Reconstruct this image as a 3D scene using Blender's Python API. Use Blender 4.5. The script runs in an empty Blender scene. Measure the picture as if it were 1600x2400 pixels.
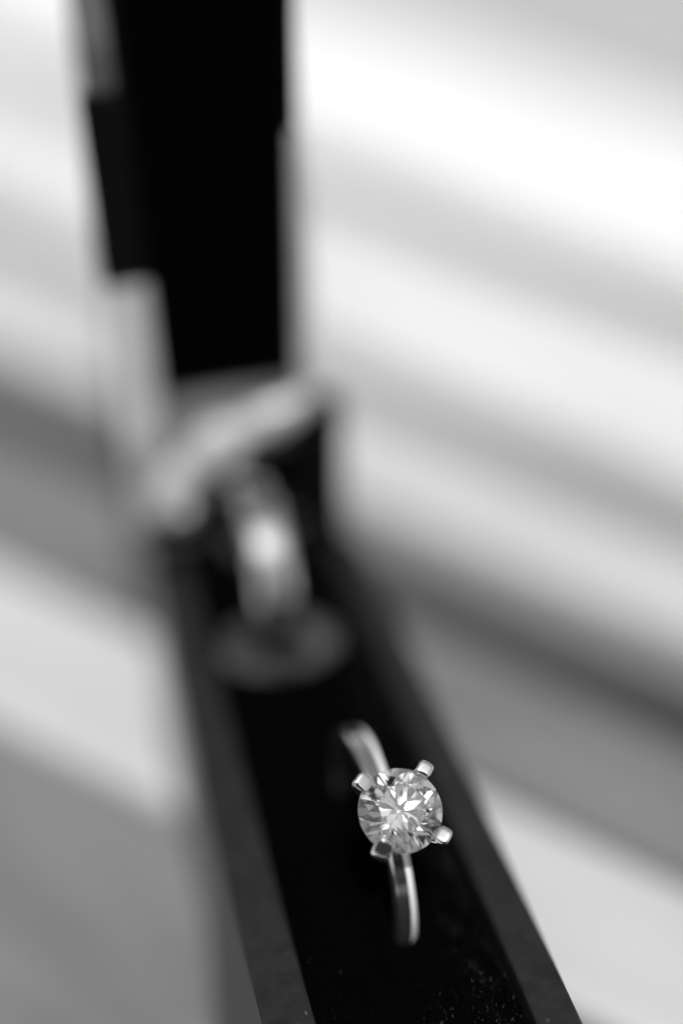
import bpy, bmesh, math, random
import numpy as np
from mathutils import Vector, Matrix
random.seed(4); RNG = np.random.default_rng(4)
S = 0.001                      # everything below is written in millimetres
sc = bpy.context.scene
C = sc.collection
R_ = math.radians

# ------------------------------------------------------------------ camera
cd = bpy.data.cameras.new('camera'); cam = bpy.data.objects.new('camera', cd); C.objects.link(cam)
right = Vector((0.97304, -0.22838, -0.0332)); fwd = Vector((0.18884, 0.80533, -0.56194))
fwd.normalize(); right = (right - fwd*right.dot(fwd)).normalized(); upv = right.cross(fwd)
cam.matrix_world = Matrix(((right.x, upv.x, -fwd.x, -22.840*S), (right.y, upv.y, -fwd.y, -88.612*S),
                           (right.z, upv.z, -fwd.z, 95.669*S), (0, 0, 0, 1)))
cd.sensor_fit = 'VERTICAL'; cd.sensor_height = 36; cd.sensor_width = 24; cd.lens = 54.14
cd.clip_start = 0.005; cd.clip_end = 200
cd.dof.use_dof = True; cd.dof.focus_distance = 0.1170; cd.dof.aperture_fstop = 3.85; cd.dof.aperture_blades = 9
sc.camera = cam

# ------------------------------------------------------------------ sky, sun, exposure
SUN_EL = 60
SUN = Vector((-0.08, -0.99, 0)).normalized()*math.cos(R_(SUN_EL)); SUN.z = math.sin(R_(SUN_EL))
w = bpy.data.worlds.new("World"); sc.world = w; w.use_nodes = True
nt = w.node_tree; bg = nt.nodes['Background']
sky = nt.nodes.new('ShaderNodeTexSky'); sky.sky_type = 'NISHITA'; sky.sun_disc = False
sky.sun_elevation = R_(SUN_EL); sky.dust_density = 2.4; sky.air_density = 0.8; sky.sun_rotation = math.atan2(SUN.x, SUN.y)
bw = nt.nodes.new('ShaderNodeRGBToBW')          # black and white photograph: a grey sky
nt.links.new(sky.outputs[0], bw.inputs[0]); nt.links.new(bw.outputs[0], bg.inputs[0])
bg.inputs[1].default_value = 0.12
sl = bpy.data.lights.new('sun', 'SUN'); sl.energy = 3.3; sl.angle = R_(0.53)
so = bpy.data.objects.new('sun', sl); C.objects.link(so)
so.rotation_euler = SUN.to_track_quat('Z', 'Y').to_euler(); so.location = SUN
sc.view_settings.view_transform = 'Standard'; sc.view_settings.look = 'None'
sc.view_settings.exposure = 0.0; sc.view_settings.gamma = 1; sc.view_settings.use_curve_mapping = False
sc.render.engine = 'CYCLES'
cy = sc.cycles
cy.max_bounces = 20; cy.transmission_bounces = 20; cy.glossy_bounces = 8; cy.diffuse_bounces = 4
cy.transparent_max_bounces = 16; cy.caustics_reflective = True; cy.caustics_refractive = True
cy.sample_clamp_indirect = 60.0; cy.blur_glossy = 0.3
cy.use_denoising = True
try: cy.denoiser = 'OPENIMAGEDENOISE'
except Exception: pass

# ------------------------------------------------------------------ materials
def mat(name, col, rough=0.5, metal=0.0, spec=0.5, coat=0.0, noise=None, bump=None, sheen=0.0, ior=None):
    """noise=(scale, low, high): colour mottling ; bump=(scale, strength, distance mm)"""
    m = bpy.data.materials.new(name); m.use_nodes = True
    n = m.node_tree.nodes; l = m.node_tree.links; b = n['Principled BSDF']
    b.inputs['Base Color'].default_value = (col, col, col, 1); b.inputs['Roughness'].default_value = rough
    b.inputs['Metallic'].default_value = metal; b.inputs['Specular IOR Level'].default_value = spec
    b.inputs['Coat Weight'].default_value = coat; b.inputs['Sheen Weight'].default_value = sheen
    if ior: b.inputs['IOR'].default_value = ior
    tc = n.new('ShaderNodeTexCoord')
    if noise:
        t = n.new('ShaderNodeTexNoise'); t.inputs['Scale'].default_value = noise[0]; t.inputs['Detail'].default_value = 8
        r = n.new('ShaderNodeMapRange'); r.inputs[1].default_value = 0.3; r.inputs[2].default_value = 0.6
        r.inputs[3].default_value = noise[1]; r.inputs[4].default_value = noise[2]
        mp = n.new('ShaderNodeMapping'); mp.inputs['Scale'].default_value = noise[3] if len(noise) > 3 else (1, 1, 1)
        if len(noise) > 4: mp.vector_type = 'TEXTURE'; mp.inputs['Rotation'].default_value = (0, 0, R_(noise[4])); mp.inputs['Scale'].default_value = tuple(4/c for c in noise[3])
        l.new(tc.outputs['Object'], mp.inputs[0]); l.new(mp.outputs[0], t.inputs['Vector'])
        l.new(t.outputs[0], r.inputs[0]); l.new(r.outputs[0], b.inputs['Base Color'])
    if bump:
        t = n.new('ShaderNodeTexNoise'); t.inputs['Scale'].default_value = bump[0]; t.inputs['Detail'].default_value = 6
        bp = n.new('ShaderNodeBump'); bp.inputs['Strength'].default_value = bump[1]; bp.inputs['Distance'].default_value = bump[2]*S
        l.new(tc.outputs['Object'], t.inputs['Vector']); l.new(t.outputs[0], bp.inputs['Height']); l.new(bp.outputs[0], b.inputs['Normal'])
    return m

M_leather = mat('black_leatherette', 0.016, rough=0.55, spec=0.32, noise=(700, 0.010, 0.018), bump=(3500, 0.5, 0.06))
def dust(m, sc_, thr, col):
    n = m.node_tree.nodes; l = m.node_tree.links; b = n['Principled BSDF']
    tc = n.new('ShaderNodeTexCoord'); v = n.new('ShaderNodeTexNoise'); v.inputs['Scale'].default_value = sc_; v.inputs['Detail'].default_value = 3
    mp = n.new('ShaderNodeMapping'); mp.inputs['Scale'].default_value = (1, 0.45, 1)
    r = n.new('ShaderNodeMapRange'); r.inputs[1].default_value = thr; r.inputs[2].default_value = thr+0.05
    mx = n.new('ShaderNodeMix'); mx.data_type = 'RGBA'; mx.inputs[7].default_value = (col, col, col, 1)
    src = b.inputs['Base Color'].links[0].from_socket
    l.new(tc.outputs['Object'], mp.inputs[0]); l.new(mp.outputs[0], v.inputs['Vector']); l.new(v.outputs[0], r.inputs[0])
    l.new(r.outputs[0], mx.inputs[0]); l.new(src, mx.inputs[6]); l.new(mx.outputs[2], b.inputs['Base Color'])
dust(M_leather, 2600, 0.70, 0.10)
M_side = mat('box_side_lacquer', 0.04, rough=0.35, spec=0.5, noise=(500, 0.022, 0.036), bump=(2500, 0.2, 0.03))
M_velvet = mat('black_velvet', 0.0012, rough=0.9, spec=0.0)
M_pile = mat('velvet_fibre', 0.003, rough=0.34, spec=0.7)
M_cards = mat('dull_black', 0.0025, rough=0.8, spec=0.08)
M_highlight = mat('ivory_highlight_satin', 0.46, rough=0.24, spec=0.5, noise=(250, 0.42, 0.5), bump=(900, 0.25, 0.1))
M_satin = mat('bright_reflection_satin', 0.36, rough=0.5, spec=0.3, noise=(250, 0.44, 0.52), bump=(900, 0.25, 0.1))  # bright reflection on the lid rail, put into the colour
M_foot = mat('fading_reflection_satin', 0.28, rough=0.5, spec=0.3, noise=(250, 0.24, 0.32))  # reflection fading towards the rail foot, as a darker colour
M_top = mat('dim_reflection_satin', 0.11, rough=0.5, spec=0.3, noise=(120, 0.07, 0.15))  # dim reflection on the upper rail, put into the colour
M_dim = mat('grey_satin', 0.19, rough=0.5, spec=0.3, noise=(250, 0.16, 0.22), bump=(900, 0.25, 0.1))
M_metal = mat('white_gold', 0.92, rough=0.05, metal=0.97, bump=(1500, 0.05, 0.02))
M_glint = mat('white_glint_bevel', 0.98, rough=0.3, metal=0.05, bump=(1800, 0.15, 0.03))  # white highlight along the band's right edge, painted as bevel colour
M_metal2 = mat("polished_band_metal", 0.95, rough=0.18, metal=1.0, bump=(700, 0.05, 0.03))
def wood(name, lo, hi):
    return mat(name, (lo+hi)/2, rough=0.7, spec=0.25, noise=(70, lo, hi, (1, 4, 4), -52), bump=(180, 0.3, 0.5))
M_ground = mat('pale_paving', 0.45, rough=0.95, spec=0.1, noise=(30, 0.38, 0.50))
M_under_deck = mat('joist_and_gap_shade', 0.05, rough=0.9, spec=0.1)
def glass():
    m = bpy.data.materials.new('diamond'); m.use_nodes = True; n = m.node_tree.nodes; n.clear()
    o = n.new('ShaderNodeOutputMaterial'); g = n.new('ShaderNodeBsdfGlass')
    g.inputs['Roughness'].default_value = 0.0; g.inputs['IOR'].default_value = 2.417; g.inputs['Color'].default_value = (1, 1, 1, 1)
    m.node_tree.links.new(g.outputs[0], o.inputs[0]); return m
M_dia = glass()

# ------------------------------------------------------------------ helpers
def obj(name, verts, faces, m, parent=None, smooth=False):
    me = bpy.data.meshes.new(name)
    me.from_pydata([tuple(c*S for c in v) for v in verts], [], faces)
    return link(name, me, m, parent, smooth)
def link(name, me, m, parent=None, smooth=False):
    me.materials.append(m)
    if smooth: me.polygons.foreach_set('use_smooth', [True]*len(me.polygons))
    me.update()
    o = bpy.data.objects.new(name, me); C.objects.link(o)
    if parent: o.parent = parent; o.matrix_parent_inverse = parent.matrix_world.inverted()
    return o
def bmobj(name, bm, m, parent=None, smooth=False):
    bmesh.ops.recalc_face_normals(bm, faces=bm.faces)
    bmesh.ops.scale(bm, vec=(S, S, S), verts=bm.verts)
    me = bpy.data.meshes.new(name); bm.to_mesh(me); bm.free()
    return link(name, me, m, parent, smooth)
def tag(o, label=None, cat=None, group=None, kind=None):
    for k, v in (('label', label), ('category', cat), ('group', group), ('kind', kind)):
        if v: o[k] = v
    return o
def empty(name, loc):
    o = bpy.data.objects.new(name, None); C.objects.link(o)
    o.location = tuple(c*S for c in loc); o.empty_display_size = 0.005
    bpy.context.view_layer.update(); return o
def box(bm, x0, x1, y0, y1, z0, z1, bev=0.0, seg=2):
    vs = [bm.verts.new((x, y, z)) for x in (x0, x1) for y in (y0, y1) for z in (z0, z1)]
    fs = [(0, 1, 3, 2), (4, 6, 7, 5), (0, 4, 5, 1), (2, 3, 7, 6), (0, 2, 6, 4), (1, 5, 7, 3)]
    nf = [bm.faces.new([vs[i] for i in f]) for f in fs]
    if bev:
        ed = list({e for f in nf for e in f.edges})
        bmesh.ops.bevel(bm, geom=ed, offset=bev, segments=seg, profile=0.6, affect='EDGES')
def sweep(path, prof_fn, closed=False, cap=True):
    """path: list of (pos, normal, binormal); prof_fn(i) -> list of (a, b) in that frame"""
    V = []; F = []; n = None
    for i, (p, a, b) in enumerate(path):
        pr = prof_fn(i); n = len(pr)
        for (x, y) in pr: V.append(tuple(p + a*x + b*y))
    m = len(path)
    for i in range(m if closed else m-1):
        j = (i+1) % m
        for k in range(n):
            F.append((i*n+k, i*n+(k+1) % n, j*n+(k+1) % n, j*n+k))
    if cap and not closed:
        F.append(tuple(range(n-1, -1, -1))); F.append(tuple((m-1)*n+k for k in range(n)))
    return V, F

# ------------------------------------------------------------------ setting: ground and deck
g = 150000.0
tag(obj('ground', [(-g, -g, -50), (g, -g, -50), (g, g, -50), (-g, g, -50)], [(0, 1, 2, 3)], M_ground), kind='structure')
def line(px, py, ang):
    d = Vector((math.cos(R_(ang)), math.sin(R_(ang)), 0)); return Vector((px, py, 0)), d
bm = bmesh.new()
for jx in (-260, 190, 560):
    box(bm, jx, jx+36, -620, 900, -48.9, -46.1)
box(bm, -420, 700, -640, 1100, -49.9, -49.0)  # dark sheet added under the boards so the gaps stay dark
deck = tag(bmobj('wooden_deck', bm, M_under_deck), kind='structure')
def board(a, b, ztop, m, thick=20, l0=-500, l1=800):
    (p0, d0), (p1, d1) = line(*a), line(*b)     # p0 far edge, p1 near edge
    bm = bmesh.new(); N = 24; e = 1.6
    n = Vector((-d1.y, d1.x, 0))
    prof = [(0, -thick), (0, -e), (0.35, -0.3*e), (1, 0), (-1, 0), (-0.35, -0.3*e), (0, -e), (0, -thick)]
    rows = []
    for i in range(N+1):
        t = l0+(l1-l0)*i/N
        A = p1+d1*t; B = p0+d0*t
        wv = (B-A).normalized()
        pts = [A+Vector((0, 0, ztop-thick)), A+Vector((0, 0, ztop-e)), A+wv*0.5+Vector((0, 0, ztop-0.4)), A+wv*1.6+Vector((0, 0, ztop)),
               B-wv*1.6+Vector((0, 0, ztop)), B-wv*0.5+Vector((0, 0, ztop-0.4)), B+Vector((0, 0, ztop-e)), B+Vector((0, 0, ztop-thick))]
        rows.append([bm.verts.new(q) for q in pts])
    for i in range(N):
        for k in range(8):
            bm.faces.new([rows[i][k], rows[i][(k+1) % 8], rows[i+1][(k+1) % 8], rows[i+1][k]])
    bm.faces.new(rows[0]); bm.faces.new(rows[-1][::-1])
    return bmobj('plank', bm, m, deck)
T = -26
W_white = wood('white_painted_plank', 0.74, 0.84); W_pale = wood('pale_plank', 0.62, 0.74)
W_cream = wood('off_white_plank', 0.50, 0.60); W_grey = wood('grey_plank', 0.12, 0.22); W_dark = wood('shaded_step_plank', 0.10, 0.15); W_mid = wood('mid_grey_plank', 0.40, 0.48)  # plank tones simply differ from board to board
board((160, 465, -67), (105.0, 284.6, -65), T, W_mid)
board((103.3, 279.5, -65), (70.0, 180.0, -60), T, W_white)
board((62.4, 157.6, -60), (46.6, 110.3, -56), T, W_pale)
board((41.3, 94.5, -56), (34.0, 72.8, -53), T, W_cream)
board((36.9, 80.9, -53), (33.3, 70.2, -52), T-7, W_dark, thick=13)  # sunken dark board painted as the shaded side of the gap
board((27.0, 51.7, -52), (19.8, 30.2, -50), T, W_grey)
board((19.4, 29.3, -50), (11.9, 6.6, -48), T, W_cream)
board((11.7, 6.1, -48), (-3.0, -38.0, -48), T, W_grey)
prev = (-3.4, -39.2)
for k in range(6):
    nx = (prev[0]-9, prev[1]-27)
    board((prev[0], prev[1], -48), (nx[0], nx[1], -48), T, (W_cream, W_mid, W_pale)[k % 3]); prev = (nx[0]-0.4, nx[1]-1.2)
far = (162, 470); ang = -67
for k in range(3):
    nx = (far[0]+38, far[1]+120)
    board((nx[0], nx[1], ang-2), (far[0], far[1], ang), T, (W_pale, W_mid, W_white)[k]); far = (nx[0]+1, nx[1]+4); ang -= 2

# ------------------------------------------------------------------ ring box
XLO, XLI, XRI, XRO = -12.6, -8.82, 7.05, 10.4
YF, YB, YH = -80.0, 44.4, 51.0
ZR, ZV, ZB = -0.78, -2.15, T+0.05
rb = tag(empty('ring_box', (-1.4, 0, ZB)), 'slim black ring box lying open with tall lid upright and two rings inside', 'ring box')
# tray: U section swept along the box, rounded edges with a little unevenness
def u_prof(w):
    r = 0.28
    return [(XLO, ZB+0.5), (XLO, ZR-r), (XLO+0.3*r, ZR-0.3*r), (XLO+r, ZR), (XLI-r, ZR), (XLI-0.3*r, ZR-0.3*r), (XLI, ZR-r), (XLI, ZV-6),
            (XRI, ZV-6), (XRI, ZR-r), (XRI+0.3*r, ZR-0.3*r), (XRI+r, ZR), (XRO-r, ZR), (XRO-0.3*r, ZR-0.3*r), (XRO, ZR-r), (XRO, ZB+0.5), (XRO-0.5, ZB), (XLO+0.5, ZB)]
bm = bmesh.new(); rows = []
N = 600
jit = RNG.normal(0, 0.003, (N+1, 18))
for i in range(N+1):
    y = YF+(YB-YF)*i/N; rows.append([bm.verts.new((x+jit[i, k], y, z+jit[i, (k+5) % 18]*0.8)) for k, (x, z) in enumerate(u_prof(0))])
for i in range(N):
    for k in range(18): bm.faces.new([rows[i][k], rows[i][(k+1) % 18], rows[i+1][(k+1) % 18], rows[i+1][k]])
bm.faces.new(rows[0]); bm.faces.new(rows[-1][::-1])
tray = bmobj('tray', bm, M_leather, rb)
bm = bmesh.new(); box(bm, XLI+0.02, XRI-0.02, YF+0.01, YF+3.2, ZV-5.9, ZR-0.02, 0.25); bmobj('end_wall', bm, M_leather, rb)
# bowed outer side panel, flaring towards the front foot
V = []; F = []; n = 60
for i in range(n+1):
    y = YF+0.5+(YB-0.7-YF)*i/n; t = min(1, max(0, (22-y)/36)); off = 0.4+3.2*t*t*(3-2*t)
    V += [(XLO-0.05, y, ZR-0.70), (XLO-0.16, y, ZR-0.85), (XLO-0.16-off, y, ZB+0.5), (XLO-0.05-off, y, ZB+0.1), (XLO+0.2, y, ZB+0.1)]
for i in range(n):
    for k in range(4): F.append((i*5+k, i*5+k+1, i*5+k+6, i*5+k+5))
F += [(0, 4, 3, 2, 1), tuple(n*5+k for k in range(5))]
obj('side_panel', V, F, M_side, rb)
# velvet cushion with slightly domed, uneven top
nx_, ny_ = 60, 360; V = []; F = []
for j in range(ny_+1):
    for i in range(nx_+1):
        u = i/nx_; x = XLI+0.05+(XRI-XLI-0.1)*u; y = YF+3.3+(YH-0.6-YF-3.3)*j/ny_
        edge = min(u, 1-u)*(XRI-XLI)
        z = ZV-0.9*math.exp(-edge/0.7)+0.06*math.sin(x*1.7+y*0.9)*math.sin(y*0.61)+0.4*math.exp(-((abs(x)-1.5)/0.7)**2)*(1 if -10.5 < y < 10.5 else math.exp(-((abs(y)-10.5)/1.0)**2))
        V.append((x, y, z))
for j in range(ny_):
    for i in range(nx_):
        a = j*(nx_+1)+i; F.append((a, a+1, a+nx_+2, a+nx_+1))
obj('velvet_cushion', V, F, M_velvet, rb, True)
# pile: short leaning fibres
NF = 480000
px = RNG.uniform(XLI+0.1, XRI-0.1, NF); py = np.where(RNG.random(NF) < 0.85, RNG.uniform(-34, YH-1, NF), RNG.uniform(YF+3.4, -34, NF))
edge = np.minimum(px-XLI, XRI-px); pz = ZV-0.9*np.exp(-edge/0.7)-0.05+0.4*np.exp(-((np.abs(px)-1.5)/0.7)**2)*np.exp(-(np.maximum(np.abs(py)-10.5, 0))**2)
L = RNG.uniform(0.18, 0.40, NF)+0.55*np.exp(-((px-0.1)/1.6)**2)*np.exp(-((py+10)/2.5)**2); az = RNG.uniform(0, 2*np.pi, NF); ln = np.abs(RNG.normal(0, 0.30+0.65*np.clip((px-1.5)/4.5, 0, 1)**1.5+0.35*np.clip((-12-py)/12, 0, 1), NF))
tip = np.stack([px+L*np.sin(ln)*np.cos(az), py+L*np.sin(ln)*np.sin(az), pz+L*np.cos(ln)], 1)
ta = RNG.uniform(0, 2*np.pi, NF); hw = RNG.uniform(0.004, 0.009, NF)
b0 = np.stack([px+hw*np.cos(ta), py+hw*np.sin(ta), pz], 1); b1 = np.stack([px-hw*np.cos(ta), py-hw*np.sin(ta), pz], 1)
V = np.stack([b0, b1, tip], 1).reshape(-1, 3)*S
me = bpy.data.meshes.new('velvet_pile'); me.vertices.add(3*NF); me.vertices.foreach_set('co', V.ravel().astype(np.float32))
me.loops.add(3*NF); me.loops.foreach_set('vertex_index', np.arange(3*NF, dtype=np.int32))
me.polygons.add(NF); me.polygons.foreach_set('loop_start', np.arange(0, 3*NF, 3, dtype=np.int32)); me.update(calc_edges=True)
pile = link('velvet_pile', me, M_pile, rb); pile['kind'] = 'stuff'
# grey collar painted as the light the second ring throws on the velvet
path = []
for i in range(64):
    t = 2*math.pi*i/64; p = Vector((-1.7+4.7*math.cos(t), 30.3+3.6*math.sin(t), ZV-0.15+0.25*math.sin(3*t+1))); d = Vector((math.cos(t), math.sin(t), 0))
    path.append((p, d, Vector((0, 0, 1))))
M_caustic = mat('painted_caustic', 0.03, rough=0.8, spec=0.2, noise=(230, 0.002, 0.09), bump=(2500, 0.6, 0.1))
V, F = sweep(path, lambda i: [(1.5*math.cos(a), 0.7*math.sin(a)) for a in np.linspace(0, 2*math.pi, 14, endpoint=False)], closed=True)
obj('caustic_collar', V, F, M_caustic, rb, True)
# hinge end of the tray
bm = bmesh.new(); box(bm, XLO+0.3, XRO-0.3, YB+0.05, YH, ZB+0.1, ZR-1.6, 0.3); bmobj('hinge_block', bm, M_cards, rb)
bm = bmesh.new(); box(bm, 4.9, 9.7, 48.2, 51.2, ZR-1.5, 14.0, 0.5, 3); bmobj('hinge_post', bm, M_cards, rb)
# lid: shell behind, black velvet panel, rails with bright and dark reflections painted in
YL = 50.4; LT = 128.0
bm = bmesh.new(); box(bm, -12.9, 6.6, YL+1.2, YL+11, ZR-1.0, LT, 0.5, 3); lid = bmobj('lid', bm, M_cards, rb)
bm = bmesh.new(); box(bm, -9.2, 5.6, YL-0.6, YL+1.15, 16.9, LT-3, 0.25); bmobj('lid_panel', bm, M_velvet, rb)
def rail(name, x0, x1, z0, z1, m, y0=YL-0.9):
    bm = bmesh.new(); box(bm, x0, x1, y0, YL+1.18, z0, z1, 0.7, 4); return bmobj(name, bm, m, rb)
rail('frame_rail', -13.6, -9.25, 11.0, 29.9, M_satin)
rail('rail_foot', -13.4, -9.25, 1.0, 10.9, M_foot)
rail('painted_dark_rail', -13.9, -9.25, 30.0, 48.8, M_cards, YL-1.2)
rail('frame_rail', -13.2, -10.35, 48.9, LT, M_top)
rail('painted_dark_rail', -10.3, -9.25, 48.9, LT, M_cards)
rail('frame_rail', 5.65, 7.2, 14.8, 43.6, M_highlight)
rail('painted_dark_rail', 5.65, 6.5, 43.7, LT, M_cards, YL-1.2)
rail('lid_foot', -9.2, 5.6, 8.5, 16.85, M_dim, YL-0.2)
# added pale roll standing in for the blurred highlights at the hinge
cl = [(-9.3, 4.6, 2.5), (-8.6, 6.6, 2.6), (-7.0, 9.0, 2.5), (-4.4, 10.8, 2.7), (-1.4, 12.5, 2.7), (1.6, 13.4, 2.6), (4.2, 14.4, 2.0), (6.2, 15.6, 1.3)]
def cr(a, b, c, d, t): return 0.5*((2*b)+(c-a)*t+(2*a-5*b+4*c-d)*t*t+(3*b-a-3*c+d)*t**3)
cen = []
for i in range(len(cl)-1):
    q = [cl[max(i-1, 0)], cl[i], cl[i+1], cl[min(i+2, len(cl)-1)]]
    for k in range(6): cen.append(tuple(cr(q[0][m], q[1][m], q[2][m], q[3][m], k/6) for m in range(3)))
cen.append(cl[-1])
cen = [(x, z, r*(1-0.30*math.exp(-((i-12)/1.6)**2)-0.45*math.exp(-((i-25)/2.2)**2)-(0.2 if i > 27 else 0))) for i, (x, z, r) in enumerate(cen)]
path = []; rr = []
for i, (x, z, r) in enumerate(cen):
    a = cen[max(i-1, 0)]; b = cen[min(i+1, len(cen)-1)]; d = Vector((b[0]-a[0], 0, b[1]-a[1])).normalized()
    if i == 0:
        for k in range(5): path.append((Vector((x, YL-2.2, z))-d*(r*0.8*math.cos(k/5*math.pi/2)), Vector((0, 1, 0)), d.cross(Vector((0, 1, 0))))); rr.append(r*max(0.05, math.sin(k/5*math.pi/2)))
    path.append((Vector((x, YL-2.2, z)), Vector((0, 1, 0)), d.cross(Vector((0, 1, 0))))); rr.append(r)
V, F = sweep(path, lambda i: [(0.75*rr[i]*math.cos(t)*(1+0.05*math.sin(5*t+i*0.5)), rr[i]*math.sin(t)) for t in np.linspace(0, 2*math.pi, 24, endpoint=False)])
obj('highlight_roll', V, F, M_highlight, rb, True)
bm = bmesh.new(); bmesh.ops.create_uvsphere(bm, u_segments=20, v_segments=12, radius=1.0)
for v in bm.verts: v.co = Vector((-8.2+v.co.x*0.95, YL-4.6+v.co.y*0.7, 4.6+v.co.z*1.1))
bmobj('added_glint_bead', bm, mat('brushed_glint_metal', 0.8, rough=0.34, metal=1.0), rb, True)  # metal bead added for its round sun glint

# ------------------------------------------------------------------ diamond ring
RR = 9.79; TH = R_(54.77)
er = tag(empty('diamond_ring', (-0.1, -7.95, ZV)), 'diamond solitaire ring in four claws standing in the black velvet at the front', 'ring')
X = Vector((1, 0, 0))
def polar(th, r): return Vector((0, -math.cos(th)*r, math.sin(th)*r))
path = []; Nn = 160; ths = [2*math.pi*i/Nn for i in range(Nn)]
for t in ths: path.append((Vector((0, 0, 0)), X, polar(t, 1)))
def band_prof(i):
    d = abs((ths[i]-TH+math.pi) % (2*math.pi)-math.pi)       # angle from the stone
    wl = 0.82; wr = 0.88+0.14*min(1, d/0.9)
    top = RR
    if 0 < (ths[i]-TH) % (2*math.pi) < math.pi: wl += 0.16*min(1, d/1.0); wr += 0.10*min(1, d/1.0)
    return [(-wl, RR-0.50), (-wl+0.06, RR-0.28), (-wl+0.18, top-0.05), (-wl+0.24, top), (wr-0.66, top), (wr-0.65, top-0.007), (wr-0.18, top-0.34), (wr-0.02, top-0.62), (wr, RR-0.8),
            (wr, RR-1.15), (wr-0.3, RR-1.5), (0, RR-1.58), (-wl+0.3, RR-1.5), (-wl, RR-1.15)]
V, F = sweep(path, band_prof, closed=True)
band = obj('band', V, F, M_metal, er, True)
band.data.materials.append(M_glint)
for p_ in band.data.polygons:
    if p_.index % 14 in (5, 6, 7): p_.material_index = 1
bv = band.modifiers.new('edge', 'EDGE_SPLIT'); bv.split_angle = R_(22)
# local frame of the stone
A = polar(TH, 1); U = X.copy(); Vv = A.cross(U)            # A = axis, U right, Vv up in the picture
if Vv.z < 0: Vv = -Vv
GC = A*(RR+4.0); RD = 3.25
def stone(r, phi, h): return GC + U*(r*math.cos(phi)) + Vv*(r*math.sin(phi)) + A*h
def brilliant():
    bm = bmesh.new(); n = 96
    top = [bm.verts.new((math.cos(2*math.pi*i/n), math.sin(2*math.pi*i/n), 0.6)) for i in range(n)]
    bot = [bm.verts.new((math.cos(2*math.pi*i/n), math.sin(2*math.pi*i/n), -1.0)) for i in range(n)]
    bm.faces.new(top); bm.faces.new(bot[::-1])
    for i in range(n): bm.faces.new([bot[i], bot[(i+1) % n], top[(i+1) % n], top[i]])
    gz = 0.022
    jr = random.Random(7)
    def cut(pt, no):
        no = Vector(no)+Vector([jr.gauss(0, 0.014) for _ in range(3)])*(0 if abs(no[2]) > 0.99 else 1)
        geom = bm.verts[:]+bm.edges[:]+bm.faces[:]
        r = bmesh.ops.bisect_plane(bm, geom=geom, dist=1e-6, plane_co=pt, plane_no=no, clear_outer=True)
        ed = [e for e in r['geom_cut'] if isinstance(e, bmesh.types.BMEdge)]
        if len(ed) > 2: bmesh.ops.contextual_create(bm, geom=ed)
    ca = R_(34.2); h = (1-0.58)*math.tan(ca)
    cut((0, 0, gz+h), (0, 0, 1))
    q = math.pi/4
    for k in range(8):
        p = k*q; cut((math.cos(p), math.sin(p), gz), (math.sin(ca)*math.cos(p), math.sin(ca)*math.sin(p), math.cos(ca)))
    sa = R_(21.5); ap = 0.58*math.cos(q/2)
    for k in range(8):
        p = k*q+q/2; cut((ap*math.cos(p), ap*math.sin(p), gz+h), (math.sin(sa)*math.cos(p), math.sin(sa)*math.sin(p), math.cos(sa)))
    ua = R_(40.5); au = math.cos(q/4)
    for k in range(16):
        p = k*q/2+q/4; cut((au*math.cos(p), au*math.sin(p), gz), (math.sin(ua)*math.cos(p), math.sin(ua)*math.sin(p), math.cos(ua)))
    pa = R_(41.0)
    for k in range(8):
        p = k*q; cut((math.cos(p), math.sin(p), -gz), (math.sin(pa)*math.cos(p), math.sin(pa)*math.sin(p), -math.cos(pa)))
    la = R_(42.3)
    for k in range(16):
        p = k*q/2+q/4; cut((au*math.cos(p), au*math.sin(p), -gz), (math.sin(la)*math.cos(p), math.sin(la)*math.sin(p), -math.cos(la)))
    spin = R_(17)
    for v in bm.verts:
        x, y, z = v.co; x, y = x*math.cos(spin)-y*math.sin(spin), x*math.sin(spin)+y*math.cos(spin)
        v.co = GC+U*(x*RD)+Vv*(y*RD)+A*(z*RD)
    return bm
bmobj('diamond', brilliant(), M_dia, er)
# feathers and crystals inside the stone
V = []; F = []; ir = random.Random(5)
for k in range(70):
    r0 = ir.uniform(0.1, 0.62); ph = ir.uniform(0, 2*math.pi); h0 = ir.uniform(-0.45, 0.12)*(1-r0)
    c0 = stone(r0*RD, ph, h0*RD); sz = ir.choice((0.03, 0.04, 0.06, 0.13))
    q = [c0+Vector([ir.gauss(0, 1) for _ in range(3)])*sz for _ in range(3)]
    F.append((len(V), len(V)+1, len(V)+2)); V += [tuple(v) for v in q]
inc = obj('inclusions', V, F, mat('feather_inclusion', 0.75, rough=0.6), er); inc['kind'] = 'stuff'
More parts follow.
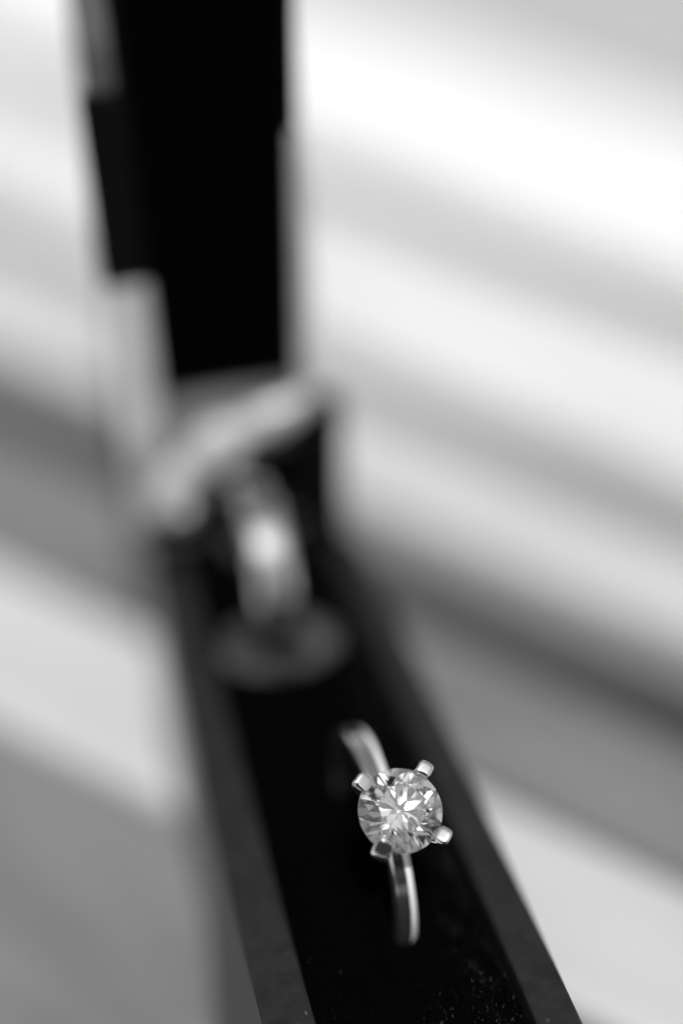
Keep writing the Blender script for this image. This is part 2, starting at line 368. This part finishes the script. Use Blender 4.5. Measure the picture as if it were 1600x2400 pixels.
# four claws
CLAW = [(133, 3.55, 0.70, 0.90), (46, 3.56, 0.62, 0.88), (-45, 3.66, 0.64, 0.80), (-130, 3.10, 0.76, 0.92)]
for deg, rt, rad, hh in CLAW:
    ph = R_(deg); pts = [(0.9, -3.1), (1.9, -2.2), (2.8, -1.2), (3.35, -0.45), (rt+0.03, 0.15), (rt+0.02, 0.5), (rt+{-130: 0.26, 133: -0.05, 46: 0.03, -45: -0.04}[deg], hh)]
    rads = [rad*0.8, rad*0.85, rad*0.9, rad, rad, rad, rad*0.97]
    # resample smoothly
    P = [stone(r, ph, h) for r, h in pts]; path = []; rr = []
    side = (U*-math.sin(ph)+Vv*math.cos(ph))
    for i in range(len(P)-1):
        for s in range(5):
            t = s/5; p0 = P[max(i-1, 0)]; p1 = P[i]; p2 = P[i+1]; p3 = P[min(i+2, len(P)-1)]
            q = 0.5*((2*p1)+(p2-p0)*t+(2*p0-5*p1+4*p2-p3)*t*t+(3*p1-p0-3*p2+p3)*t**3); path.append(q); rr.append(rads[i]+(rads[i+1]-rads[i])*t)
    path.append(P[-1]); rr.append(rads[-1])
    # rounded-off, slightly flattened tip
    dirn = (path[-1]-path[-2]).normalized()
    flat = True
    for k, (up, f) in enumerate([(0.04, 0.95), (0.09, 0.87), (0.115, 0.78), (0.125, 0.45), (0.125, 0.05)] if flat else [(0.10, 0.95), (0.22, 0.85), (0.33, 0.68), (0.40, 0.42), (0.43, 0.1)]):
        path.append(P[-1]+dirn*up); rr.append(rad*f)
    fr = []
    for i, q in enumerate(path):
        d = (path[min(i+1, len(path)-1)]-path[max(i-1, 0)]).normalized() if i < 30 else dirn; nrm = side.cross(d).normalized(); fr.append((q, side, nrm))
    def pf(i):
        o = []
        for k in range(20):
            a = 2*math.pi*k/20; c, s_ = math.cos(a), math.sin(a); e = 0.6
            o.append((rr[i]*math.copysign(abs(c)**e, c), rr[i]*math.copysign(abs(s_)**e, s_)*0.95))
        return o
    V, F = sweep(fr, pf); cl = obj('claw', V, F, M_metal, er, True)
    es = cl.modifiers.new('edge', 'EDGE_SPLIT'); es.split_angle = R_(40)
# gallery rail and stem under the stone
path = []
for i in range(72):
    t = 2*math.pi*i/72; p = stone(2.35, t, -1.75); d = (U*math.cos(t)+Vv*math.sin(t)); path.append((p, d, A))
V, F = sweep(path, lambda i: [(0.36*math.cos(a), 0.42*math.sin(a)) for a in np.linspace(0, 2*math.pi, 12, endpoint=False)], closed=True)
obj('gallery_rail', V, F, M_metal, er, True)
V = []; F = []
for k, (r, h) in enumerate([(1.15, -4.3), (1.05, -3.6), (1.25, -2.9), (0.7, -2.75)]):
    for i in range(24): V.append(tuple(stone(r, 2*math.pi*i/24, h)))
for k in range(3):
    for i in range(24): F.append((k*24+i, k*24+(i+1) % 24, (k+1)*24+(i+1) % 24, (k+1)*24+i))
F.append(tuple(range(23, -1, -1))); F.append(tuple(72+i for i in range(24)))
obj('stem', V, F, M_metal, er, True)

er.rotation_euler.z = R_(1.9)
# ------------------------------------------------------------------ plain wedding band behind
R2, YC, ZC, XC, W2 = 9.6, 39.1, 1.5, -1.85, 1.95
cw, sw = math.cos(R_(0)), math.sin(R_(0))      # the band is turned a little in its slot
path = [(Vector((XC, YC, ZC)), Vector((cw, sw, 0)), Vector((sw*math.cos(2*math.pi*i/128), -cw*math.cos(2*math.pi*i/128), math.sin(2*math.pi*i/128)))) for i in range(128)]
pr = [(-W2, R2-1.0), (-W2, R2-0.55), (-W2+0.55, R2-0.02), (-W2+0.6, R2), (0.1, R2-0.06), (W2-0.6, R2-0.2), (W2-0.55, R2-0.23), (W2, R2-0.75), (W2, R2-1.1), (W2-0.4, R2-1.5), (0, R2-1.65), (-W2+0.4, R2-1.5)]
V, F = sweep(path, lambda i: pr, closed=True)
wb = obj('wedding_band', V, F, M_metal2, None, True)
es = wb.modifiers.new('edge', 'EDGE_SPLIT'); es.split_angle = R_(15)
tag(wb, 'plain wide polished wedding band standing blurred at the back of the box by the lid', 'ring')

# ------------------------------------------------------------------ unseen dark foliage, made up to darken reflections in the rings
hx, hy, hw_, hd, hh = -440, -1150, 800, 240, 1600
he = tag(empty('reflection_screen', (hx, hy, -50)), 'made-up leafy screen out of view, added to darken reflections in the metal', 'reflection_screen')
M_screen_leaf = mat('screen_leaf', 0.035, rough=0.6, spec=0.3); M_screen_stem = mat('screen_wood', 0.04, rough=0.9)
n = 26000
cx = RNG.uniform(-1, 1, n)*hw_; ch = RNG.uniform(0.02, 1, n)*hh; cyy = RNG.uniform(-1, 1, n)*hd
wob = 1+0.04*np.sin(cx*0.011)+0.03*np.sin(cx*0.031+2); ch = ch*wob
c = np.stack([hx+cx, hy+cyy*(1-0.25*(ch/hh)**2), -50+ch], 1)
a = RNG.normal(size=(n, 3)); a /= np.linalg.norm(a, axis=1)[:, None]; b = np.cross(a, RNG.normal(size=(n, 3))); b /= np.linalg.norm(b, axis=1)[:, None]
sz = RNG.uniform(22, 42, n)[:, None]
V = np.stack([c-a*sz, c+b*sz*0.5, c+a*sz, c-b*sz*0.5], 1).reshape(-1, 3)
me = bpy.data.meshes.new('foliage'); me.from_pydata((V*S).tolist(), [], [(4*i, 4*i+1, 4*i+2, 4*i+3) for i in range(n)])
fo = link('foliage', me, M_screen_leaf, he); fo['kind'] = 'stuff'
for k in range(9):
    x = hx-hw_*0.9+k*hw_*0.225
    p = [(Vector((x+10*math.sin(q*1.3+k), hy+12*math.cos(q+k), -52+q*150)), Vector((1, 0, 0)), Vector((0, 1, 0))) for q in range(7)]
    V, F = sweep(p, lambda i: [((16-2*i)*math.cos(t), (16-2*i)*math.sin(t)) for t in np.linspace(0, 2*math.pi, 8, endpoint=False)])
    obj('stem', V, F, M_screen_stem, he, True)
